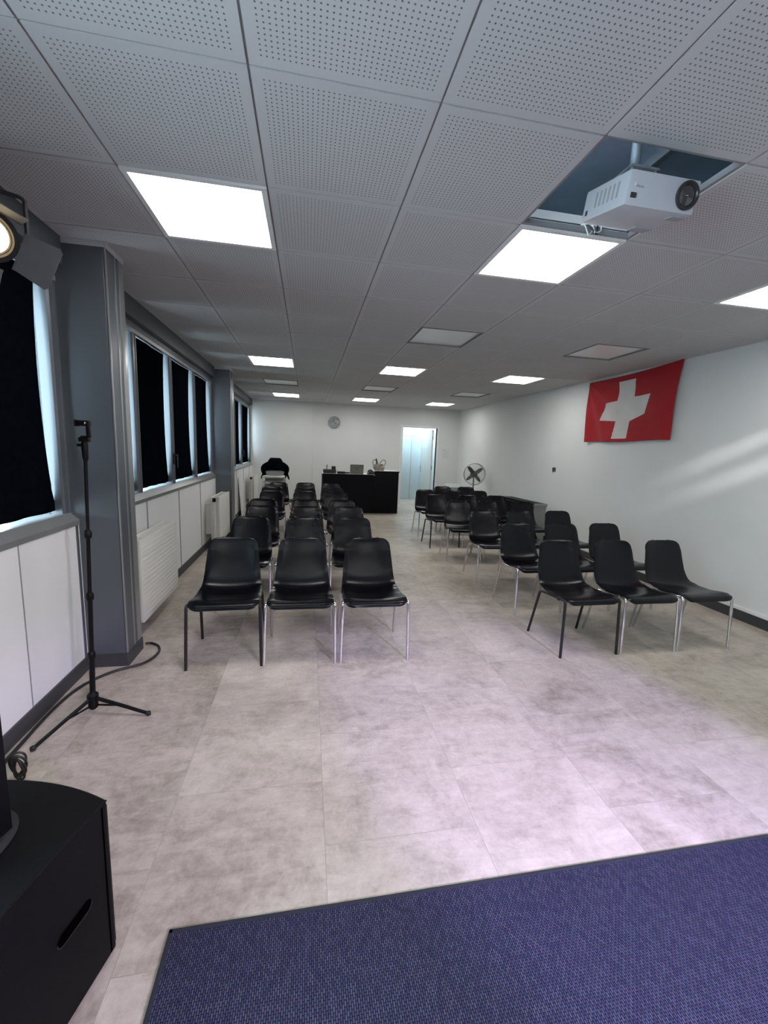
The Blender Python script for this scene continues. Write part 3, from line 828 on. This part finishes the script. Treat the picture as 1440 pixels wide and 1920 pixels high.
for sx in (-1, 1):
    for yy in (-D+.05, -.08):
        MB().cyl((sx*(W-.05), yy, 0), (sx*(W-.05), yy, .014), .022, M['rubber'], 16).build('foot', sb)
for sx in (-1, 1): MB().box(sx*(W+.0002)-.0008, sx*(W+.0002)+.0008, -.052, -.047, .02, HS-.01, M['recess']).build('grille_seam', sb, smooth=False)
rim = MB(); rim.tube([(x*.997, y-.002, HS-.002) for x, y in [(W, -D), (W, -.03)]], .003, M['spk'], 6); rim.build('top_edge', sb)
co = thing('column_loudspeaker', 'slim black column loudspeaker standing on the subwoofer', 'speaker', (org.x-nrm.x*.05-lat.x*.004, org.y-nrm.y*.05-lat.y*.004, HS), rzs)
cl_ = MB(); cl_.lathe([(.105, 0), (.108, .005), (.10, .012), (.092, .014)], M['ring'], 40, Matrix.Translation((0, -.17, 0)) @ Matrix.Diagonal((1, 1.15, 1, 1))); cl_.build('base_ring', co)
cp = [(-.072, -.26), (.072, -.26), (.078, -.25), (.078, -.10)]+[(x, y-.10) for x, y in curve(.078, .022)][::-1][1:]+[(-.078, -.25)]
MB().prism(cp, .012, 1.15, M['spk']).build('column_body', co, ang=30)
MB().prism([(x*.92, y-.096) for x, y in curve(.078, .022)][::-1]+[(-.07, -.10), (.07, -.10)], .06, 1.13, M['spk2']).build('grille', co, ang=30)

# ------------------------------------------------------------------ stage lamp with barn doors, upper left
def par():
    c = Vector((-.403, 1.06, 2.232)); aim = Vector((.95, -1.25, 1.35)); d = (aim-c).normalized()
    q = d.to_track_quat('Z', 'Y').to_matrix().to_4x4(); mx = Matrix.Translation(c) @ q
    t = thing('stage_lamp', 'lit stage lamp with grey barn doors at the upper left above the window', 'stage lamp', c)
    inv = Matrix.Translation(-c)
    q = inv @ mx
    R = .082
    MB().lathe([(.03, -.26), (.055, -.25), (.07, -.20), (R-.004, -.12), (R, -.02), (R+.012, -.012), (R+.012, .006), (R-.004, .008), (R-.008, 0), (R-.012, -.03), (R-.02, -.06), (.05, -.10), (.03, -.12)], M['parbody'], 40, q).build('housing', t)
    MB().lathe([(R-.013, -.028), (R-.024, -.055), (.05, -.095), (.02, -.105)], M['parrefl'], 40, q).build('reflector', t)
    MB().lathe([(R-.018, -.030), (.06, -.018), (.03, -.012), (.001, -.010)], M['parlens'], 40, q).build('lens', t)
    for k, (ang, ln, op) in enumerate(((0, .125, 80), (90, .11, 25), (180, .125, 22), (270, .11, 20))):
        f = MB(); w0, w1 = (.074, .086)
        f.box(-w0, w0, 0, .018, 0, .004, M['flap']); f.add([(-w0, .016, 0), (w0, .016, 0), (w1, ln, 0), (w1-.012, ln+.012, 0), (-w1+.012, ln+.012, 0), (-w1, ln, 0)]+[(-w0, .016, .003), (w0, .016, .003), (w1, ln, .003), (w1-.012, ln+.012, .003), (-w1+.012, ln+.012, .003), (-w1, ln, .003)],
            [(0, 1, 2, 3, 4, 5), (11, 10, 9, 8, 7, 6)]+[(i, (i+1) % 6, 6+(i+1) % 6, 6+i) for i in range(6)], M['flap'])
        a = math.radians(ang+BARN)
        fx = q @ Matrix.Rotation(a, 4, 'Z') @ Matrix.Translation((0, R+.012, .008)) @ Matrix.Rotation(math.radians(op), 4, 'X')
        f.v = [tuple(fx @ Vector(v)) for v in f.v]
        f.build('barn_door', t, smooth=False)
    # yoke up to a wall rail
    y = MB(); sd = q @ Matrix.Rotation(math.radians(BARN), 4, 'Z')
    a1 = (q @ Vector((R+.02, 0, -.09, 1))).to_3d() if False else None
    side = Vector((d.y, -d.x, 0)).normalized()
    p0 = -d*.10+side*.12; p1 = -d*.10-side*.12; up = Vector((0, 0, .17))
    y.tube(bend([p0, p0+up, p1+up, p1], .02), .008, M['parbody'], 8); y.build('yoke', t)
    top = -d*.10+up
    MB().tube([top, (top.x, top.y, H-.004-c.z)], .010, M['parbody'], 10).lathe([(.04, H-.012-c.z), (.04, H-.002-c.z)], M['parbody'], 20, Matrix.Translation((top.x, top.y, 0))).build('hanger', t)
    return c, d
BARN = -20
par_c, par_d = par()

# ------------------------------------------------------------------ projector in the open ceiling cell
pj = thing('projector', 'white ceiling projector hanging in the open ceiling tile', 'projector', (2.035, .70, 2.473))
tilt = Matrix.Rotation(math.radians(13), 4, 'X')
def tm(m): m.v = [tuple(tilt @ Vector(v)) for v in m.v]; return m
pw, pd, ph = .145, .13, .054
tm(MB().box(-pw, pw, -pd, pd, -ph, ph, M['proj'], .010)).build('case', pj)
rx = Matrix.Rotation(PI/2, 4, 'X'); lc = (.098, -pd, .002)
tm(MB().lathe([(.045, -.004), (.046, .004), (.044, .008), (.038, .008), (.034, .002)], M['lensring'], 36, Matrix.Translation(lc) @ rx)).build('lens_ring', pj)
tm(MB().lathe([(.035, .000), (.028, .005), (.015, .007), (.001, .008)], M['lens'], 36, Matrix.Translation(lc) @ rx)).build('lens', pj)
tm(MB().box(-.128, -.106, -pd-.003, -pd+.002, -.030, -.014, M['dark'], .002)).build('sensor', pj)
lt = MB(); lt.box(-.122, -.116, -pd-.0015, -pd+.001, .004, .016, M['paper'])
for i in range(5): lt.box(-.112+i*.0065, -.108+i*.0065, -pd-.0015, -pd+.001, .003, .009 if i % 2 else .007, M['projg'])
tm(lt).build('badge', pj, smooth=False)
for (x0, x1, y0, y1) in ((.08, .135, -.11, -.065), (.06, .14, .06, .115)):
    tm(MB().box(x0, x1, y0, y1, -ph-.006, -ph+.003, M['projg'], .002)).build('foot', pj)
vn = MB()
for i in range(6): vn.box(-pw-.0012, -pw+.001, -.08+i*.025, -.07+i*.025, -.02, .03, M['projg'])
vn.box(-pw-.0015, -pw+.001, .095, .107, -.035, -.018, M['dark'])
tm(vn).build('side_vents', pj, smooth=False)
mt = MB(); mt.box(-.09, .03, -.06, .05, .085, .092, M['galv']); mt.cyl((-.03, 0, .055), (-.03, 0, .52), .018, M['galv'], 16)
mt.box(-.10, .06, -.07, .06, .563, .569, M['galv']); mt.box(-.06, .02, -.05, .03, .52, .564, M['galv'], .004)
for x in (-.08, .02):
    for y in (-.05, .04): mt.cyl((x, y, .05), (x, y, .09), .005, M['galv'], 8)
mt.build('mount', pj)
# things visible in the void
mp_ = MB(); mp_.box(-.11, .11, -.10, .10, 0, .006, M['galv']); mp_.box(-.10, -.02, -.05, .05, -.05, 0, M['galv'], .004); mp_.cyl((.05, 0, -.10), (.05, 0, 0), .03, M['galv'], 18)
o = mp_.build('junction_plate', loc=(2.14, 1.02, 3.043)); tag(o, 'galvanised mounting plate inside the open ceiling tile', 'plate')
for x_, nm in ((2.55, 'ceiling_channel'),):
    o = MB().box(-.02, .02, -1.2, 1.2, 0, .045, M['galv'], .003).build(nm, loc=(x_, 1.0, 3.005)); tag(o, 'thin metal channel crossing the ceiling void above the projector', 'channel')
cbm = MB()
for i, (a, b) in enumerate(((2.12, .03), (2.145, .05), (2.165, .02))):
    cbm.tube(crom([(a, 1.19, 2.64), (a+.01, 1.172, 2.63), (a+b, 1.165, 2.588+.006*i), (a+.06, 1.178, 2.62), (a+.07, 1.195, 2.65)], 6), .0035, M['lamp_frame'] if i != 1 else M['dark'], 6)
tag(cbm.build('loose_wires'), 'loose wires dangling at the edge of the open ceiling tile', 'wires')

# ------------------------------------------------------------------ counter at the back
dk = thing('reception_counter', 'long black counter standing before the back wall', 'counter', (2.0, 8.9, 0))
b = MB(); b.box(-.88, .31, -.32, -.29, 0, .872, M['desk']); b.box(-.88, -.85, -.29, .30, 0, .872, M['desk']); b.box(-.85, .31, -.02, .0, 0, .55, M['desk']); b.build('front_panel', dk, smooth=False)
MB().box(-.88, .31, -.33, .32, .872, .895, M['top_w'], .003).build('worktop', dk)
r = MB(); r.box(.312, .872, -.325, .32, 0, .962, M['desk'], .003); r.build('raised_section', dk)
MB().box(.30, .885, -.34, .335, .962, .985, M['top_w'], .003).build('raised_top', dk)
MB().box(.299, .886, -.3425, -.3395, .9605, .9865, M['desk']).box(-.882, .299, -.3335, -.3295, .871, .896, M['desk']).build('edge_band', dk, smooth=False)
# on it
o = thing('coffee_machine', 'dark machine with a thin wand at the left end of the counter', 'machine', (1.27, 8.78, .895))
MB().box(-.13, .16, -.12, .13, 0, .085, M['dark'], .008).build('body', o); MB().box(.06, .15, -.10, .08, .085, .16, M['dark'], .01).build('head', o)
MB().cyl((-.05, -.05, .085), (-.05, -.05, .19), .010, M['dark'], 10).build('wand', o)
MB().tube(crom([(-.03, -.02, .085), (-.01, -.02, .17), (.03, -.02, .185), (.07, -.02, .14)], 6), .006, M['paper'], 8).build('hose', o)
o = thing('router_box', 'low flat dark box on the counter left of the laptop', 'box', (1.545, 8.72, .895))
MB().box(-.09, .09, -.09, .09, 0, .05, M['dark'], .006).build('case', o); MB().box(-.08, .08, -.092, -.088, .012, .03, M['black']).build('front_strip', o, smooth=False)
o = MB().box(-.055, .05, -.05, .05, 0, .035, M['dark'], .015).build('card_reader', loc=(1.70, 8.78, .895)); tag(o, 'small rounded dark device beside the laptop on the counter', 'device')
lp = thing('laptop', 'open silver laptop with its lid toward the chairs on the counter', 'laptop', (1.905, 8.72, .895), math.radians(-3))
MB().box(-.155, .155, 0, .22, 0, .014, M['laptop'], .004).build('keyboard_base', lp)
l_ = MB().box(-.155, .155, -.004, .004, 0, .212, M['laptop'], .004); mx = Matrix.Translation((0, -.002, .014)) @ Matrix.Rotation(math.radians(14), 4, 'X'); l_.v = [tuple(mx @ Vector(v)) for v in l_.v]
lid = l_.build('lid', lp)
lg = MB().lathe([(.014, 0), (.014, .001), (.0, .001)], M['dark'], 20, mx @ Matrix.Translation((0, -.0042, .11)) @ Matrix.Rotation(PI/2, 4, 'X')); lg.build('lid_emblem', lid)
o = thing('desk_telephone', 'small dark desk phone between the laptop and the bag', 'telephone', (2.215, 8.72, .895))
MB().box(-.06, .07, -.06, .07, 0, .035, M['dark'], .006).build('base', o); MB().tube(crom([(-.045, -.01, .05), (-.03, 0, .085), (.02, 0, .10), (.05, .01, .075)], 5), .016, M['dark'], 10).build('handset', o); MB().box(-.02, .03, -.03, .03, .03, .075, M['dark'], .005).build('cradle', o)
def bag():
    t = thing('plastic_bag', 'crumpled greyish plastic bag with raised handles on the counter', 'bag', (2.435, 8.80, .985))
    m = MB(); n, k = 24, 12; P = []
    rnd = random.Random(3); ph_ = [rnd.uniform(0, 6) for _ in range(6)]
    for i in range(k+1):
        s = i/k; row = []
        for j in range(n+1):
            a = 2*PI*j/n
            r_ = (.105+.03*math.sin(PI*s*.9))*(1-.25*max(0, s-.7))+.008*math.sin(3*a+ph_[0]+s*4)+.006*math.sin(7*a+ph_[1]+s*9)
            row.append((r_*math.cos(a), .7*r_*math.sin(a), .135*s+(.012*math.sin(2*a+.5) if s > .6 else 0)))
        P.append(row)
    m.grid(P, M['bag']); m.add([p for p in P[0][:-1]], [tuple(range(n))], M['bag']); m.build('sack', t, ang=60)
    for sx, lean in ((-1, -.03), (1, .035)):
        pts = crom([(sx*.12, 0, .11), (sx*.122+lean, 0, .19), (sx*.08+lean, 0, .255), (sx*.035, .0, .19), (sx*.02, 0, .12)], 6)
        h = MB(); h.tube(pts, [.010]*len(pts), M['bag'], 8); h.build('handle', t)
    MB().tube(crom([(-.09, -.02, .09), (-.06, -.03, .18), (-.075, -.03, .28)], 4), .014, M['dark'], 8).build('bottle_neck', t)
bag()
o = MB().box(-.095, .095, -.07, .07, 0, .012, M['paper'], .002).build('paper_stack', loc=(2.74, 8.80, .985), ); tag(o, 'small stack of white papers on the raised counter end', 'papers')

# ------------------------------------------------------------------ fan, box, cabinet, leaning board
fn = thing('pedestal_fan', 'steel pedestal fan in the far right corner', 'fan', (4.56, 8.2, 0), math.radians(-8))
zc = 1.0; R = .245
MB().lathe([(.22, 0), (.22, .015), (.16, .028), (.03, .05), (.02, .07)], M['fandark'], 36).build('base', fn)
MB().cyl((0, 0, .05), (0, 0, zc-.06), .014, M['fandark'], 14).build('pole', fn)
MB().lathe([(.02, -.09), (.07, -.07), (.08, 0), (.065, .05), (.02, .07)], M['fandark'], 28, Matrix.Translation((0, .06, zc)) @ Matrix.Rotation(-PI/2, 4, 'X')).box(-.02, .02, -.0, .06, zc-.09, zc-.05, M['fandark']).build('motor', fn)
gd = MB()
gd.torus((0, -.075, zc), R, .007, M['fansteel']); gd.torus((0, .0, zc), R-.004, .004, M['fansteel'])
for rr in (.06, .11, .16, .205): gd.torus((0, -.11+.25*(rr/R)**2*.12, zc), rr, .0016, M['fansteel'], n=40, k=5)
for i in range(36):
    a = 2*PI*i/36; c_, s_ = math.cos(a), math.sin(a)
    gd.tube([(.045*c_, -.115, zc+.045*s_), (.15*c_, -.108, zc+.15*s_), (R*c_, -.075, zc+R*s_)], .0014, M['fansteel'], 5)
    gd.tube([(R*c_, -.075, zc+R*s_), (R*c_*.97, .01, zc+R*s_*.97), (.07*c_, .06, zc+.07*s_)], .0014, M['fansteel'], 5)
gd.build('guard', fn)
MB().lathe([(.05, 0), (.05, .015), (.03, .022)], M['fandark'], 24, Matrix.Translation((0, -.108, zc)) @ Matrix.Rotation(PI/2, 4, 'X')).build('badge', fn)
for i in range(4):
    a = math.radians(38+90*i+(4 if i % 2 else 0)); P = []
    for u in range(7):
        s = u/6; rad = .03+.195*s; wd = .016+.026*math.sin(PI*min(1, s*.85+.1)); row = []
        for v in range(6):
            q = -1+2*v/5; th = a+wd*q/max(rad, .05)
            row.append((rad*math.cos(th), -.03+.028*q*(1-.3*s), zc+rad*math.sin(th)))
        P.append(row)
    bm_ = MB(); bm_.grid(P, M['fandark']); bo = bm_.build('blade', fn, ang=180)
    md = bo.modifiers.new('thick', 'SOLIDIFY'); md.thickness = .003
MB().cyl((0, .06, zc), (0, -.06, zc), .03, M['fandark'], 20).build('hub', fn)
gx = thing('storage_box', 'grey lidded box behind the wall-side chairs near the fan', 'box', (4.52, 9.35, 0))
MB().prism([(-.16, -.18), (.16, -.18), (.17, .18), (-.17, .18)], 0, .58, M['gbox']).build('body', gx)
lidm = MB(); lidm.add([(-.19, -.21, .58), (.19, -.21, .58), (.19, .20, .58), (-.19, .20, .58), (-.19, -.21, .60), (.19, -.21, .60), (.15, .12, .67), (-.15, .12, .67), (.19, .2, .64), (-.19, .2, .64)],
    [(3, 2, 1, 0), (0, 1, 5, 4), (4, 5, 6, 7), (7, 6, 8, 9), (1, 2, 8, 6, 5), (3, 0, 4, 7, 9), (2, 3, 9, 8)], M['gbox']); lidm.build('lid', gx, smooth=False)
cbn = thing('low_cabinet', 'narrow low cabinet with black top beside the wall-side chairs', 'cabinet', (4.54, 5.9, 0), math.radians(4))
MB().box(-.10, .12, -.54, .54, .02, .66, M['cab'], .003).build('body', cbn)
MB().box(-.11, .13, -.52, .55, .66, .692, M['desk'], .003).build('top', cbn); MB().box(-.11, .13, -.552, -.52, .645, .694, M['cab'], .003).build('end_cap', cbn)
MB().box(-.104, -.098, -.52, .53, .04, .65, M['desk']).build('front_panel', cbn, smooth=False)  # black sheet stands in for shadow along the cabinet's long side
for y in (-.5, .5): MB().box(-.09, .11, y-.03, y+.03, 0, .022, M['black']).build('foot', cbn)
# pale board leaning on the left wall
lb = MB().box(-.010, .010, -.28, .28, 0, .80, M['panel'], .002).build('leaning_board', loc=(-.535, 8.25, .003)); lb.rotation_euler = (0, math.radians(-4.2), 0)
tag(lb, 'white board leaning against the window wall before the far radiator', 'board')

# ------------------------------------------------------------------ light
W_ = bpy.data.worlds.new('sky'); S.world = W_; W_.use_nodes = True
bg = W_.node_tree.nodes['Background']; bg.inputs[0].default_value = (.74, .90, 1, 1); bg.inputs[1].default_value = 11.0
# purple wash from a stage lamp behind the photographer
def spot(name, loc, aim, size, blend, power, col, rad=.05):
    l = bpy.data.lights.new(name, 'SPOT'); l.energy = power; l.color = col; l.spot_size = math.radians(size); l.spot_blend = blend; l.shadow_soft_size = rad
    o = bpy.data.objects.new(name, l); COL.objects.link(o); o.location = loc
    o.rotation_euler = (Vector(aim)-Vector(loc)).to_track_quat('-Z', 'Y').to_euler(); return o
spot('purple_stage_light', (3.0, -2.8, 2.35), (.75, -2.0, 0), 102, .4, 210, (1, .92, .95))
spot('violet_stage_light', (2.5, -2.8, 2.35), (1.4, -1.2, 0), 66, .3, 300, (.62, .48, 1))
spot('violet_stage_beam', (3.1, -2.8, 2.35), (2.25, .45, 0), 32, .5, 700, (.54, .43, 1))
spot('warm_stage_light', par_c+par_d*.12, par_c+par_d*2, 60, .5, 12, (1, .8, .55), .06)

def sheet(loc, aim, sx, sy, power, spread):
    l = bpy.data.lights.new('barn_door_leak', 'AREA'); l.shape = 'RECTANGLE'; l.size = sx; l.size_y = sy; l.energy = power; l.spread = math.radians(spread)
    o = bpy.data.objects.new('barn_door_leak', l); COL.objects.link(o); o.location = loc
    z = -(Vector(aim)-Vector(loc)).normalized(); x = Vector((1, 0, 0)); x = (x-z*x.dot(z)).normalized(); y = z.cross(x)
    o.matrix_world = Matrix(((x.x, y.x, z.x, loc[0]), (x.y, y.y, z.y, loc[1]), (x.z, y.z, z.z, loc[2]), (0, 0, 0, 1)))
sheet((4.55, .75, 2.44), (4.87, 2.5, 1.64), .22, .045, .11, 7)
sheet((4.55, .60, 2.24), (4.87, 2.4, 1.41), .22, .045, .11, 7)

# ------------------------------------------------------------------ camera
f, yaw, pit, rol = 779.163, .185104, -.150608, .0391057
d = Vector((math.sin(yaw)*math.cos(pit), math.cos(yaw)*math.cos(pit), math.sin(pit)))
r = Vector((math.cos(yaw), -math.sin(yaw), 0)); u = r.cross(d)
r2 = r*math.cos(rol)+u*math.sin(rol); u2 = -r*math.sin(rol)+u*math.cos(rol)
cam = bpy.data.cameras.new('camera'); co = bpy.data.objects.new('camera', cam); COL.objects.link(co)
co.matrix_world = Matrix(((r2.x, u2.x, -d.x, .787097), (r2.y, u2.y, -d.y, -.877945), (r2.z, u2.z, -d.z, 1.493317), (0, 0, 0, 1)))
cam.sensor_fit = 'VERTICAL'; cam.sensor_height = 24; cam.lens = 24*f/1920; cam.clip_start = .02
S.camera = co
S.view_settings.view_transform = 'Standard'; S.view_settings.look = 'None'; S.view_settings.gamma = 1; S.view_settings.use_curve_mapping = False
S.view_settings.exposure = .55
